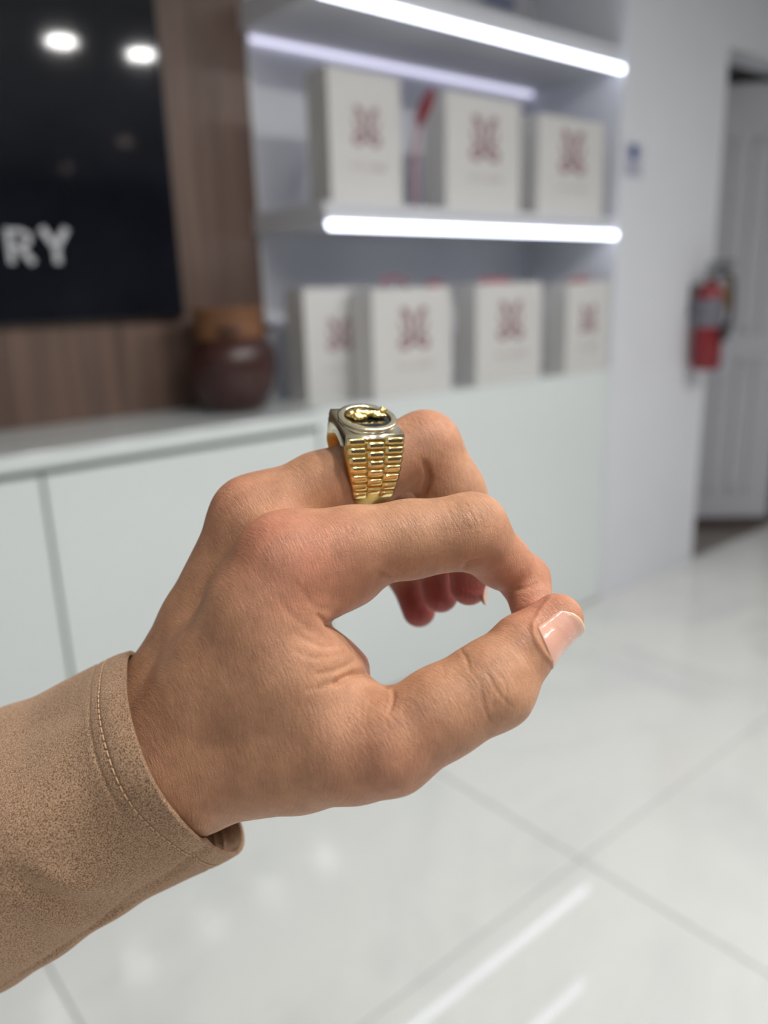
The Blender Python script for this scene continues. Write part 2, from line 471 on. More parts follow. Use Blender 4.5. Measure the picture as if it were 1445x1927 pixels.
# ------------------------------------------------------------------ doorway
da = on_z(1310, 996, FZ); db = on_z(1440, 994, FZ)
dvec = np.array([db[0]-da[0], db[1]-da[1]]); dl = np.linalg.norm(dvec)
door_m = mat('door_paint', (0.42, 0.42, 0.46, 1), 0.45, noise=(3, .03))
ang = math.atan2(dvec[1], dvec[0])
door = empty('door_1', (db[0], db[1], FZ+0.02), ang); tag(door, 'pale grey panelled door standing ajar in the doorway', kind='structure')
DW = dl+0.22; DH = 2.50
box('door_leaf', (-DW, 0, 0), (0, 0.04, DH), door_m, door, 0.003)
for (za, zb) in ((0.22, 1.02), (1.18, 2.22)):
    for (xa, xb) in ((-DW+.13, -DW*.5-.03), (-DW*.5+.06, -.13)):
        fr = bmesh.new()
        for lo, hi in (((xa, -.012, za), (xb, 0.001, za+.025)), ((xa, -.012, zb-.025), (xb, 0.001, zb)), ((xa, -.012, za), (xa+.025, 0.001, zb)), ((xb-.025, -.012, za), (xb, 0.001, zb))):
            box_bm(lo, hi, 0.003, 1, bm=fr)
        link('panel_moulding', from_bm(fr, 'panel_moulding'), door_m, door)
box('kick_strip', (-DW, -0.012, 0.0), (0, -0.0005, 0.06), mat('kick_brown', srgb(74, 62, 62), .6), door, 0.002)
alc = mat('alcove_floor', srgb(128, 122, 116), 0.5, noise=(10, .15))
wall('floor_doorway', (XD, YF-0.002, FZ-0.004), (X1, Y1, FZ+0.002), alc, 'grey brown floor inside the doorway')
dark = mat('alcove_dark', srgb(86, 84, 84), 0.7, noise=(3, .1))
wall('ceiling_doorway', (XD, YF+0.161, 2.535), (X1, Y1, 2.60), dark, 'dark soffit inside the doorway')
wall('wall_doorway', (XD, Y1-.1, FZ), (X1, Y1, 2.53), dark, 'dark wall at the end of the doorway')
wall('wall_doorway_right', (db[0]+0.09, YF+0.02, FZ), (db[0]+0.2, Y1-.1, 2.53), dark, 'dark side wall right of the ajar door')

# ------------------------------------------------------------------ fire extinguisher
ye = YF-0.095
ec = on_y(1333, 600, ye); ez0 = on_y(1333, 693, ye)[2]; ez1 = on_y(1340, 492, ye)[2]
fe = empty('fire_extinguisher', (ec[0], ye, ez0)); tag(fe, 'red fire extinguisher with black hose hanging by the doorway corner', 'extinguisher')
red = mat('extinguisher_red', srgb(122, 6, 24), 0.35, coat=0.2, noise=(12, .1))
blk = mat('black_rubber', srgb(38, 38, 42), 0.5, noise=(30, .2))
steel = mat('dull_steel', srgb(120, 122, 126), 0.4, metal=0.8)
HE = ez1-ez0
R_ = 0.07
link('cylinder', lathe_me('cylinder', [(0, 0), (R_*.9, 0), (R_, .015), (R_, HE*.66), (R_*.93, HE*.72), (R_*.7, HE*.77), (R_*.35, HE*.80), (R_*.3, HE*.83)], 32), red, fe, smooth=True)
link('valve', lathe_me('valve', [(.024, HE*.83), (.028, HE*.85), (.028, HE*.90), (.02, HE*.92)], 16), steel, fe, smooth=True)
box('carry_handle', (-.02, -.10, HE*.93), (.02, .03, HE*.955), blk, fe, .006)
box('squeeze_lever', (-.016, -.11, HE*.975), (.016, .02, HE*1.0), blk, fe, .006)
pts = catmull([(.03, -.02, HE*.88), (.075, -.06, HE*.86), (.082, -.07, HE*.65), (.05, -.085, HE*.42), (.01, -.085, HE*.36)], 8)
link('hose', tube_me('hose', pts, .013, 12), blk, fe, smooth=True)
link('nozzle', tube_me('nozzle', [(.055, -.083, HE*.46), (.03, -.086, HE*.40), (-.02, -.084, HE*.30)], .016, 12, rfun=lambda t: .014+.012*t), blk, fe, smooth=True)
lb = lathe_me('label_band', [(R_+.0015, HE*.40), (R_+.0015, HE*.66)], 32, cap=False)
link('instruction_label', lb, mat('label_grey', srgb(112, 112, 122), .5, noise=(60, .3)), fe, smooth=True)
tg = box('inspection_tag', (.062, -.050, HE*.55), (.112, -.046, HE*.90), mat('tag_yellow', srgb(176, 140, 60), .6, noise=(30, .2)), fe, .002)
box('wall_bracket', (-.03, .066, HE*.5), (.03, .0945, HE*.8), steel, fe, .003)

# ------------------------------------------------------------------ ceiling downlights
lens_m = mat('downlight_lens', (1, 1, 1, 1), 0.5, emit=((1.0, 0.985, 0.96, 1), LAMP_STRENGTH))
trim_m = mat('downlight_trim', (0.8, 0.8, 0.8, 1), 0.4)
ring_me = lathe_me('trim_ring', [(0.085, 0), (0.105, -.001), (0.11, -.006), (0.106, -.012), (0.088, -.012), (0.085, 0)], 40, cap=False)
lens_me = lathe_me('lens', [(0.0, -.008), (0.05, -.009), (0.0845, -.006), (0.0845, -.001)], 40, cap=False)
spots = []
def mirror_tv(px, py):
    d = ray(px, py); p = CAM + d*((ZC-CAM[2])/d[2]); return (p[0], 2*ys-p[1])
for q in ((115, 75), (265, 100)):
    spots.append(mirror_tv(*q))
for xx in (0.41, 0.97, 1.54, 3.20): spots.append((xx, -0.465))  # row inferred from mirrored spots, extended right to keep the room bright
for xx in (-1.4, -0.15, 1.54): spots.append((xx, -2.3))  # unseen second row, added as fill for the hand and cabinets
REAR = [(3.757, -3.40), (3.83, -5.33)]
spots += REAR
rear_m = mat('small_warm_lens', (1, 1, 1, 1), 0.5, emit=((1.0, 0.8, 0.7, 1), 14.0))
lens_me2 = lens_me.copy()
for i, (sx, sy) in enumerate(spots):
    if not (X0+.2 < sx < X1-.2 and Y0+.2 < sy < YF-.2): continue
    d = empty('downlight', (sx, sy, ZC)); tag(d, 'round ceiling downlight out of view, in the mirrored row or added as fill', 'downlight', 'ceiling downlights outside the picture')
    if i < 2: d['label'] = ('round ceiling downlight mirrored as the left bright spot in the display', 'round ceiling downlight mirrored as the right bright spot in the display')[i]
    link('trim_ring', ring_me, trim_m, d, smooth=True)
    link('lens', lens_me2 if (sx, sy) in REAR else lens_me, rear_m if (sx, sy) in REAR else lens_m, d, smooth=True)
    if (sx, sy) in REAR: d.scale = (0.8, 0.8, 0.8); d['label'] = ('small warm ceiling downlight mirrored as the upper dim spot in the display' if sy > -4 else 'small warm ceiling downlight mirrored as the lower dim spot in the display')

# ================================================================== the hand
# camera space in millimetres: x right, y down, z away from the lens
D0 = 185.0
def P(px, py, dz):
    d = D0+dz
    return np.array([(px-CX)*d/FPX, (py-CY)*d/FPX, d])
def to_world(q):
    q = np.asarray(q, float)*0.001
    return CAM + q[..., 0:1]*RT - q[..., 1:2]*UP + q[..., 2:3]*FW

def chain(*pts):
    return [(P(a[0], a[1], a[2]), a[3], P(b[0], b[1], b[2]), b[3]) for a, b in zip(pts[:-1], pts[1:])]
PALM = [
    chain((60, 1560, 22, 14), (190, 1495, 20, 14.5), (330, 1452, 14, 16.5)),
    chain((60, 1500, 38, 15), (190, 1435, 36, 15), (302, 1374, 34, 17)),
    chain((335, 1410, 16, 15), (440, 1245, 8, 13), (545, 1062, 3, 11.2)),
    chain((302, 1374, 34, 16), (395, 1180, 27, 12.8), (487, 985, 22, 11.6)),
    chain((320, 1390, 48, 14), (505, 1010, 40, 10.5)),
    chain((360, 1420, 56, 13), (530, 1045, 58, 9.5)),
    chain((505, 1150, 2, 12), (560, 1270, 0, 13), (640, 1365, -3, 12)),
    chain((560, 1240, 20, 13), (598, 1275, 16, 13)),
    chain((560, 1085, 6, 11), (632, 1082, 7, 10.2)),
    chain((430, 1310, 11, 14), (500, 1330, 6, 14)),
]
FINGERS = {
    'index': chain((545, 1062, 3, 11.2), (660, 1031, 4, 9.9), (770, 1015, 6, 9.25), (885, 1001, 8, 9.05), (943, 1055, 14, 6.7), (988, 1090, 18.5, 6.0), (1004, 1152, 11, 5.3)),
    'middle': chain((487, 985, 22, 11.6), (600, 921, 25, 9.6), (700, 882, 28, 9.2), (799, 842, 32, 9.75), (849, 924, 34, 8.9), (892, 1013, 36, 8.3), (882, 1104, 37, 5.2)),
    'ring': chain((505, 1010, 40, 10.5), (765, 968, 50, 8.4), (822, 1055, 54, 6.4), (829, 1120, 53, 5.2)),
    'pinky': chain((530, 1045, 58, 9.5), (705, 1020, 66, 7.6), (768, 1085, 68, 6.0), (788, 1149, 66, 5.2)),
    'thumb': chain((400, 1440, 12, 14.0), (560, 1418, 2, 13.2), (660, 1408, -4, 11.8), (735, 1396, -8, 10.8), (830, 1340, -8, 10.0), (925, 1287, -6, 9.9), (985, 1218, -3, 7.4), (1048, 1166, 0, 6.1)),
}
NOTCH = sum([chain((x_, y_, -40, r_), (x_, y_, 45, r_)) for x_, y_, r_ in ((634, 1174, 0.9), (650, 1175, 1.9), (668, 1176, 3.2), (686, 1179, 4.0), (706, 1184, 5.8))], [])
def smin(a, b, k):
    h = np.maximum(k-np.abs(a-b), 0.0)/k
    return np.minimum(a, b) - h*h*k*0.25
def cone(p, a, ra, b, rb):
    ba = b-a; pa = p-a
    t = np.clip((pa@ba)/(ba@ba), 0, 1)
    e = pa - t[:, None]*ba
    return np.sqrt(np.einsum('ij,ij->i', e, e)) - (ra+(rb-ra)*t)
def sdf(p):
    d = None
    for ch in PALM:
        c = None
        for s in ch:
            v = cone(p, *s); c = v if c is None else smin(c, v, 2.5)
        d = c if d is None else smin(d, c, 9.0)
    out = None
    for name, ch in FINGERS.items():
        c = None
        for s in ch:
            v = cone(p, *s); c = v if c is None else smin(c, v, 2.2)
        g = smin(d, c, 6.0)
        out = g if out is None else smin(out, g, 0.7)
    c = cone(p, *NOTCH[0])
    for q in NOTCH[1:]: c = smin(c, cone(p, *q), 1.5)
    return -smin(-out, c, 2.5)

def surface_nets(lo, hi, h):
    nx, ny, nz = [int(math.ceil((hi[i]-lo[i])/h))+1 for i in range(3)]
    xs, ys_, zs_ = [lo[i]+h*np.arange(n) for i, n in enumerate((nx, ny, nz))]
    F = np.empty((nx, ny, nz), np.float32)
    YY, ZZ = np.meshgrid(ys_, zs_, indexing='ij')
    step = 16
    for i in range(0, nx, step):
        xx = xs[i:i+step]
        g = np.empty((len(xx), ny, nz, 3)); g[..., 0] = xx[:, None, None]; g[..., 1] = YY; g[..., 2] = ZZ
        F[i:i+step] = sdf(g.reshape(-1, 3)).reshape(len(xx), ny, nz)
    S = F < 0
    C = np.zeros((nx-1, ny-1, nz-1), np.int8)
    acc = np.zeros((nx-1, ny-1, nz-1, 3), np.float32); cnt = np.zeros((nx-1, ny-1, nz-1), np.float32)
    def sub(A, o): return A[o[0]:o[0]+nx-1, o[1]:o[1]+ny-1, o[2]:o[2]+nz-1]
    cor = [(a, b, c) for a in (0, 1) for b in (0, 1) for c in (0, 1)]
    for a in cor:
        for ax in range(3):
            if a[ax] == 0:
                b = list(a); b[ax] = 1; b = tuple(b)
                fa, fb = sub(F, a), sub(F, b)
                m = (fa < 0) != (fb < 0)
                t = np.where(m, fa/np.where(fa == fb, 1, fa-fb), 0)
                for q in range(3):
                    acc[..., q] += np.where(m, (a[q] + (t if q == ax else 0)), 0)
                cnt += m
    act = cnt > 0
    idx = -np.ones(act.shape, np.int64); ii = np.argwhere(act); idx[act] = np.arange(len(ii))
    V = (ii + acc[act]/cnt[act][:, None])*h + np.array(lo)
    quads = []
    for ax in range(3):
        o1, o2 = [(1, 2), (2, 0), (0, 1)][ax]
        sl0 = [slice(1, -1)]*3; sl0[ax] = slice(0, -1)
        sl1 = list(sl0); sl1[ax] = slice(1, None)
        a, b = S[tuple(sl0)], S[tuple(sl1)]
        for m, flip in ((a & ~b, False), (~a & b, True)):
            pos = np.argwhere(m)
            for q in range(3):
                if q != ax: pos[:, q] += 1
            def cell(d1, d2):
                c = pos.copy(); c[:, o1] -= d1; c[:, o2] -= d2
                return idx[c[:, 0], c[:, 1], c[:, 2]]
            Q = np.stack([cell(1, 1), cell(0, 1), cell(0, 0), cell(1, 0)], 1)
            if flip: Q = Q[:, ::-1]
            quads.append(Q)
    return V, np.concatenate(quads)

def grad(p, e=0.05):
    g = np.empty_like(p)
    for i in range(3):
        q = p.copy(); q[:, i] += e; a = sdf(q); q[:, i] -= 2*e; g[:, i] = (a-sdf(q))/(2*e)
    n = np.linalg.norm(g, axis=1, keepdims=True); return g/np.maximum(n, 1e-6)
def project(V, it=2):
    for _ in range(it):
        V = V - grad(V)*sdf(V)[:, None]
    return V
def adj_smooth(V, Q, w=0.5):
    acc = np.zeros_like(V); c = np.zeros(len(V))
    for a, b in ((0, 1), (1, 2), (2, 3), (3, 0)):
        np.add.at(acc, Q[:, a], V[Q[:, b]]); np.add.at(acc, Q[:, b], V[Q[:, a]])
        np.add.at(c, Q[:, a], 1); np.add.at(c, Q[:, b], 1)
    return V*(1-w) + w*acc/np.maximum(c, 1)[:, None]
def subdivide(V, Q):
    n = len(V)
    E_ = np.sort(np.concatenate([Q[:, [0, 1]], Q[:, [1, 2]], Q[:, [2, 3]], Q[:, [3, 0]]]), axis=1)
    key = E_[:, 0]*n+E_[:, 1]; u, inv = np.unique(key, return_inverse=True)
    em = (V[u//n]+V[u % n])/2; fm = V[Q].mean(1)
    m = len(Q); e = inv.reshape(4, m)+n; f = np.arange(m)+n+len(u)
    NQ = np.concatenate([np.stack([Q[:, k], e[k], f, e[(k+3) % 4]], 1) for k in range(4)])
    return np.concatenate([V, em, fm]), NQ

def to_px(V):
    return np.stack([CX+FPX*V[:, 0]/V[:, 2], CY+FPX*V[:, 1]/V[:, 2]], 1)
def poly_dist(px, pts):
    pts = np.array(pts, float); best = np.full(len(px), 1e9); par = np.zeros(len(px)); n = len(pts)-1
    for k in range(n):
        a, b = pts[k], pts[k+1]; ba = b-a
        t = np.clip(((px-a)@ba)/(ba@ba), 0, 1); d = np.linalg.norm(px-a-t[:, None]*ba, axis=1)
        m = d < best; best = np.where(m, d, best); par = np.where(m, (k+t)/n, par)
    return best, par
# creases of the skin: (photo polyline, half width px, depth mm, nearest dz, farthest dz)
CREASES = [
    ([(737, 1100), (728, 1086), (712, 1078)], 5, 0.7, -20, 14),
    ([(872, 1072), (884, 1060), (900, 1056)], 5, 0.7, -20, 20),
    ([(940, 1112), (985, 1108), (1010, 1098)], 4, 0.35, -20, 22),
    ([(622, 1174), (640, 1168), (665, 1160)], 6, 1.2, -20, 16),
    ([(600, 1160), (618, 1176), (640, 1186)], 6, 0.7, -20, 12),
    ([(632, 1284), (660, 1268), (690, 1264), (712, 1276), (726, 1288)], 6, 1.1, -20, 20),
    ([(600, 1268), (640, 1258), (672, 1240)], 6, 0.4, -20, 12),
    ([(736, 1290), (740, 1312), (730, 1340)], 5, 0.35, -20, 10),
    ([(868, 1224), (878, 1240), (884, 1262)], 4, 0.25, -20, 10),
    ([(830, 1250), (836, 1264), (836, 1280)], 3, 0.12, -20, 10),
    ([(904, 1282), (906, 1315), (918, 1350), (938, 1372)], 4, 0.22, -20, 10),
    ([(932, 1262), (952, 1290), (948, 1322)], 3, 0.18, -20, 10),
    ([(918, 1268), (934, 1300), (962, 1330)], 3, 0.18, -20, 10),
    ([(945, 1268), (930, 1300), (925, 1330)], 3, 0.15, -20, 10),
    ([(800, 872), (806, 888), (806, 905), (798, 925)], 6, 1.6, 15, 45),
    ([(520, 1120), (550, 1160), (590, 1190)], 7, 0.18, -20, 8),
    ([(560, 1100), (590, 1140), (625, 1150)], 7, 0.18, -20, 8),
    ([(560, 1195), (600, 1215), (640, 1215)], 6, 0.2, -20, 8),
    ([(555, 1225), (595, 1238), (640, 1232)], 6, 0.2, -20, 8),
    ([(580, 1300), (620, 1288), (650, 1278)], 7, 0.25, -20, 8),
]
CREASES += [([(1002, 1172), (1006, 1196), (1020, 1224), (1036, 1244)], 5, -0.45, -20, 8), ([(1003, 1180), (1016, 1152), (1036, 1126)], 5, -0.4, -20, 8)]
for k in range(9):      # knuckle wrinkles of the index finger
    x_ = 840+k*13
    CREASES.append(([(x_-8, 940+k*1.2), (x_+4+rnd.uniform(-5, 5), 962), (x_+8+rnd.uniform(-6, 6), 985+k), (x_+3+rnd.uniform(-8, 8), 1000+rnd.uniform(-12, 10))], rnd.uniform(1.8, 2.8), rnd.uniform(.04, .10), -20, 16))
for k in range(7):      # knuckle wrinkles of the middle finger
    x_ = 766+k*12
    CREASES.append(([(x_-6, 782+k*2), (x_+4+rnd.uniform(-5, 5), 800), (x_+2+rnd.uniform(-8, 8), 822+rnd.uniform(-14, 6))], 2.4, rnd.uniform(.03, .08), 14, 40))
for k in range(10):     # folds at the thumb root
    x_ = 655+k*14
    CREASES.append(([(x_, 1318-k*3), (x_-6+rnd.uniform(-6, 6), 1350-k*2), (x_-2+rnd.uniform(-10, 10), 1385-k*3+rnd.uniform(-15, 15))], 2.6, rnd.uniform(.03, .08), -20, 6))
for k in range(8):      # underside folds of the index finger
    x_ = 742+k*15
    CREASES.append(([(x_+6, 1062-k*3), (x_+2, 1078-k*3), (x_-3+rnd.uniform(-6, 6), 1096-k*3)], 2.2, rnd.uniform(.04, .09), -20, 16))
BUMPS = [   # (px, py, dz, radius mm, height mm): tendons, bones and flesh
    (492, 1000, -6, 8, 0.8), (432, 935, 18, 8, 0.5), (945, 1335, -14, 6, 0.9), (730, 1470, -10, 8, 0.7),
    (660, 1330, -14, 9, -1.0), (470, 1090, -8, 9, -0.4), (900, 965, 4, 7, 0.5), (640, 985, 0, 8, -0.3),
]
print('hand: building')
lo_, hi_ = (-92, -32, 150), (56, 90, 275)
V, Q = surface_nets(lo_, hi_, 1.25)
V = adj_smooth(V, Q, 0.5); V = project(V)
V, Q = subdivide(V, Q); V = project(adj_smooth(V, Q, 0.3))
V, Q = subdivide(V, Q); V = project(adj_smooth(V, Q, 0.3), 1)
N_ = grad(V)
disp = np.zeros(len(V))
for (a, b, c, r, h) in BUMPS:
    disp += h*np.exp(-(np.linalg.norm(V-P(a, b, c), axis=1)/r)**2)
px_ = to_px(V)
view = V/np.linalg.norm(V, axis=1, keepdims=True)
facing = np.clip(-(N_*view).sum(1)*3+0.4, 0, 1)
for pts, w, dep, z0, z1 in CREASES:
    pc = np.array(catmull(pts, 4))
    m = np.abs(px_-pc.mean(0)).max(1) < np.ptp(pc, axis=0).max()+30
    m &= (V[:, 2] > D0+z0) & (V[:, 2] < D0+z1)
    ii = np.where(m)[0]
    if not len(ii): continue
    d, t = poly_dist(px_[ii], pc)
    disp[ii] -= dep*np.exp(-(d/w)**2)*np.sin(np.clip(0.12+0.76*t, 0, 1)*math.pi)**0.6*facing[ii]
# nail bed of the thumb: press the flesh in a little around the plate
TA, TB = P(985, 1218, -3), P(1048, 1166, 0)
NAIL = dict(a=TA, b=TB)
V = V + N_*disp[:, None]

wrist_w = to_world(P(300, 1408, 24))
person = empty('person', tuple(wrist_w))
tag(person, 'left hand in tan suede sleeve touching thumb to index finger, wearing gold ring', 'person')
def hand_obj(name, Vmm, faces, m, parent, smooth=True, origin=wrist_w):
    me = bpy.data.meshes.new(name)
    W = to_world(np.asarray(Vmm, float)) - origin
    F_ = np.asarray(faces)
    if F_.ndim == 2:
        me.vertices.add(len(W)); me.vertices.foreach_set('co', W.astype(np.float32).ravel())
        k = F_.shape[1]
        me.loops.add(F_.size); me.loops.foreach_set('vertex_index', F_.ravel().astype(np.int32))
        me.polygons.add(len(F_)); me.polygons.foreach_set('loop_start', np.arange(0, F_.size, k, dtype=np.int32))
        me.update(calc_edges=True); me.validate()
    else:
        me.from_pydata([tuple(w) for w in W], [], [tuple(f) for f in faces]); me.update()
    return link(name, me, m, parent, smooth=smooth)

def skin_mat():
    m = bpy.data.materials.new('skin'); m.use_nodes = True
    nt = m.node_tree; b = nt.nodes['Principled BSDF']; L = nt.links.new
    tc = nt.nodes.new('ShaderNodeTexCoord')
    at = nt.nodes.new('ShaderNodeAttribute'); at.attribute_name = 'flush'
    mp = nt.nodes.new('ShaderNodeMapping'); mp.inputs['Scale'].default_value = (1000, 1000, 1000)
    L(tc.outputs['Object'], mp.inputs['Vector'])
    def noise(scale, detail=3, rough=0.5):
        n = nt.nodes.new('ShaderNodeTexNoise'); n.inputs['Scale'].default_value = scale
        n.inputs['Detail'].default_value = detail; n.inputs['Roughness'].default_value = rough
        L(mp.outputs['Vector'], n.inputs['Vector']); return n
    base = nt.nodes.new('ShaderNodeMix'); base.data_type = 'RGBA'
    base.inputs[6].default_value = SKIN_BASE; base.inputs[7].default_value = SKIN_RED
    L(at.outputs['Fac'], base.inputs[0])
    at2 = nt.nodes.new('ShaderNodeAttribute'); at2.attribute_name = 'tip_shade'
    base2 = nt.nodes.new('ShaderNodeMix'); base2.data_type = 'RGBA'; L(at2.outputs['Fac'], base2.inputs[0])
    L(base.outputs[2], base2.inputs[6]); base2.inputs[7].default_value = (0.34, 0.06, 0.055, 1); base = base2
    mot = noise(0.22, 4, 0.6)
    rp = nt.nodes.new('ShaderNodeValToRGB'); e = rp.color_ramp.elements
    e[0].position = 0.3; e[0].color = (0.80, 0.76, 0.74, 1); e[1].position = 0.7; e[1].color = (1.12, 1.10, 1.08, 1)
    L(mot.outputs['Fac'], rp.inputs['Fac'])
    mx = nt.nodes.new('ShaderNodeMix'); mx.data_type = 'RGBA'; mx.blend_type = 'MULTIPLY'; mx.inputs[0].default_value = 0.8
    L(base.outputs[2], mx.inputs[6]); L(rp.outputs['Color'], mx.inputs[7])
    L(mx.outputs[2], b.inputs['Base Color'])
    b.inputs['Roughness'].default_value = 0.46
    b.inputs['Specular IOR Level'].default_value = 0.42
    b.inputs['Subsurface Weight'].default_value = 0.35
    b.inputs['Subsurface Radius'].default_value = (1.0, 0.32, 0.16)
    b.inputs['Subsurface Scale'].default_value = 0.0028
    # fine skin lines: a loose cell net plus three families of crossing wrinkles
    wn = noise(0.5, 3)
    add = nt.nodes.new('ShaderNodeVectorMath'); add.operation = 'MULTIPLY_ADD'
    L(wn.outputs['Color'], add.inputs[0]); add.inputs[1].default_value = (2.0, 2.0, 2.0); L(mp.outputs['Vector'], add.inputs[2])
    v = nt.nodes.new('ShaderNodeTexVoronoi'); v.feature = 'DISTANCE_TO_EDGE'; v.inputs['Scale'].default_value = 1.5
    L(add.outputs[0], v.inputs['Vector'])
    mr = nt.nodes.new('ShaderNodeMapRange'); mr.inputs['From Max'].default_value = 0.10; mr.inputs['To Max'].default_value = 0.35; L(v.outputs['Distance'], mr.inputs['Value'])
    tot_ = mr.outputs['Result']
    for rot, sc, wgt in (((0.2, 0.3, 0.9), (2.6, 0.35, 0.35), 1.0), ((1.1, 0.4, -0.5), (2.2, 0.4, 0.4), 0.8), ((0.5, 1.3, 0.2), (3.4, 0.6, 0.6), 0.6)):
        m2 = nt.nodes.new('ShaderNodeMapping'); m2.inputs['Rotation'].default_value = rot; m2.inputs['Scale'].default_value = sc
        L(mp.outputs['Vector'], m2.inputs['Vector'])
        n2 = nt.nodes.new('ShaderNodeTexNoise'); n2.inputs['Scale'].default_value = 0.95; n2.inputs['Detail'].default_value = 4; n2.inputs['Roughness'].default_value = 0.6
        L(m2.outputs['Vector'], n2.inputs['Vector'])
        s1 = nt.nodes.new('ShaderNodeMath'); s1.operation = 'MULTIPLY_ADD'; L(n2.outputs['Fac'], s1.inputs[0]); s1.inputs[1].default_value = wgt*1.3; L(tot_, s1.inputs[2])
        tot_ = s1.outputs[0]
    s2 = nt.nodes.new('ShaderNodeMath'); s2.operation = 'ADD'; L(tot_, s2.inputs[0]); s2.inputs[1].default_value = 0.0
    bp = nt.nodes.new('ShaderNodeBump'); bp.inputs['Strength'].default_value = 0.6; bp.inputs['Distance'].default_value = 0.00036
    L(s2.outputs[0], bp.inputs['Height']); L(bp.outputs['Normal'], b.inputs['Normal'])
    return m
SKIN_BASE = (0.53, 0.277, 0.158, 1)
SKIN_RED = (0.54, 0.195, 0.127, 1)
skin = skin_mat()
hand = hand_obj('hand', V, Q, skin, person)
# blood flush of fingertips and knuckles
fl = np.zeros(len(V))
for (a, b, c, r, h) in [(1010, 1160, 2, 10, .9), (960, 1080, 14, 14, .5), (1005, 1150, 19, 10, .8), (510, 1010, -4, 12, .7), (440, 930, 20, 12, .45),
                        (881, 1098, 37, 9, 1.0), (826, 1113, 53, 9, 1.0), (785, 1142, 66, 10, 1.0), (700, 1240, 14, 12, .6), (800, 790, 28, 11, .3), (575, 1060, -6, 14, .6), (740, 1450, -14, 14, .3)]:
    fl = np.maximum(fl, h*np.exp(-(np.linalg.norm(V-P(a, b, c), axis=1)/r)**2))
tp = np.zeros(len(V))  # curled fingertips: shade and red glow painted over the flushed skin
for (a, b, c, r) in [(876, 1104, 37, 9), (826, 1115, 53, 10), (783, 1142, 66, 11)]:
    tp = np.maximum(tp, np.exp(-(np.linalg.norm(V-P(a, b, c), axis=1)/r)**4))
at_ = hand.data.attributes.new('tip_shade', 'FLOAT', 'POINT'); at_.data.foreach_set('value', tp.astype(np.float32))
att = hand.data.attributes.new('flush', 'FLOAT', 'POINT'); att.data.foreach_set('value', fl.astype(np.float32))

# ------------------------------------------------------------------ finger nails
nail_m = mat('nail', srgb(222, 170, 150), 0.14, spec=0.6, coat=0.5, bump=(900, 0.00008))
nail_m.node_tree.nodes['Principled BSDF'].inputs['Subsurface Weight'].default_value = 0.2
nail_m.node_tree.nodes['Principled BSDF'].inputs['Subsurface Scale'].default_value = 0.001
free_m = mat('nail_free_edge', srgb(226, 186, 160), 0.2, spec=0.6)
def nail(A, B, nrm, s0, s1, half, lift, over, name='thumb_nail'):
    """plate lying on the flesh around axis A->B, facing nrm; s0..s1 along the axis in mm from A"""
    ax = (B-A)/np.linalg.norm(B-A); nrm = nrm-ax*(nrm@ax); nrm /= np.linalg.norm(nrm); side = np.cross(ax, nrm)
    NU, NV = 22, 24
    v = np.linspace(0, 1, NV+1)[:, None]*np.ones((1, NU+1)); u = np.linspace(-1, 1, NU+1)[None]*np.ones((NV+1, 1))
    s = s0+(s1-s0)*v + np.clip(1-v/0.35, 0, 1)*u*u*1.8 - np.clip((v-0.6)/0.4, 0, 1)*np.abs(u)**2.6*3.4
    an = u*math.radians(half)
    d = (nrm*np.cos(an)[..., None]+side*np.sin(an)[..., None]).reshape(-1, 3)
    ss = np.minimum(s, np.linalg.norm(B-A)).ravel()
    oo = A+ax*ss[:, None]; t = np.full(len(oo), 11.0)
    for _ in range(24):
        t -= sdf(oo+d*t[:, None])*0.9
    p = oo+d*(t+lift)[:, None]+ax*((s.ravel()-ss)*over)[:, None]
    G = p.reshape(NV+1, NU+1, 3); B2 = (p-d*0.45).reshape(NV+1, NU+1, 3)
    vs = np.concatenate([G.reshape(-1, 3), B2.reshape(-1, 3)]); n = (NU+1); tot = n*(NV+1); fs = []; mi = []
    for j in range(NV):
        for i in range(NU):
            a = j*n+i; f = (a, a+1, a+n+1, a+n)
            fs.append(f); fs.append(tuple(q+tot for q in f[::-1])); mi += [1 if j >= NV-2 else 0]*2
    rim = [i for i in range(NU+1)]+[j*n+NU for j in range(1, NV+1)]+[NV*n+i for i in range(NU-1, -1, -1)]+[j*n for j in range(NV-1, 0, -1)]
    for k in range(len(rim)):
        a, b = rim[k], rim[(k+1) % len(rim)]; fs.append((a, a+tot, b+tot, b)); mi.append(0)
    o = hand_obj(name, vs, np.array(fs), nail_m, person)
    o.data.materials.append(free_m); o.data.polygons.foreach_set('material_index', mi)
    return o
nail(TA, TB, np.array([0.52, 0.36, -0.70]), 1.3, 13.4, 64, 0.12, 0.95)['label'] = 'glossy pink thumb nail'
nail(P(889, 1030, 36), P(882, 1104, 37), np.array([1.0, 0.1, 0.1]), 4.0, 16.5, 50, 0.1, 0.9, 'middle_finger_nail')

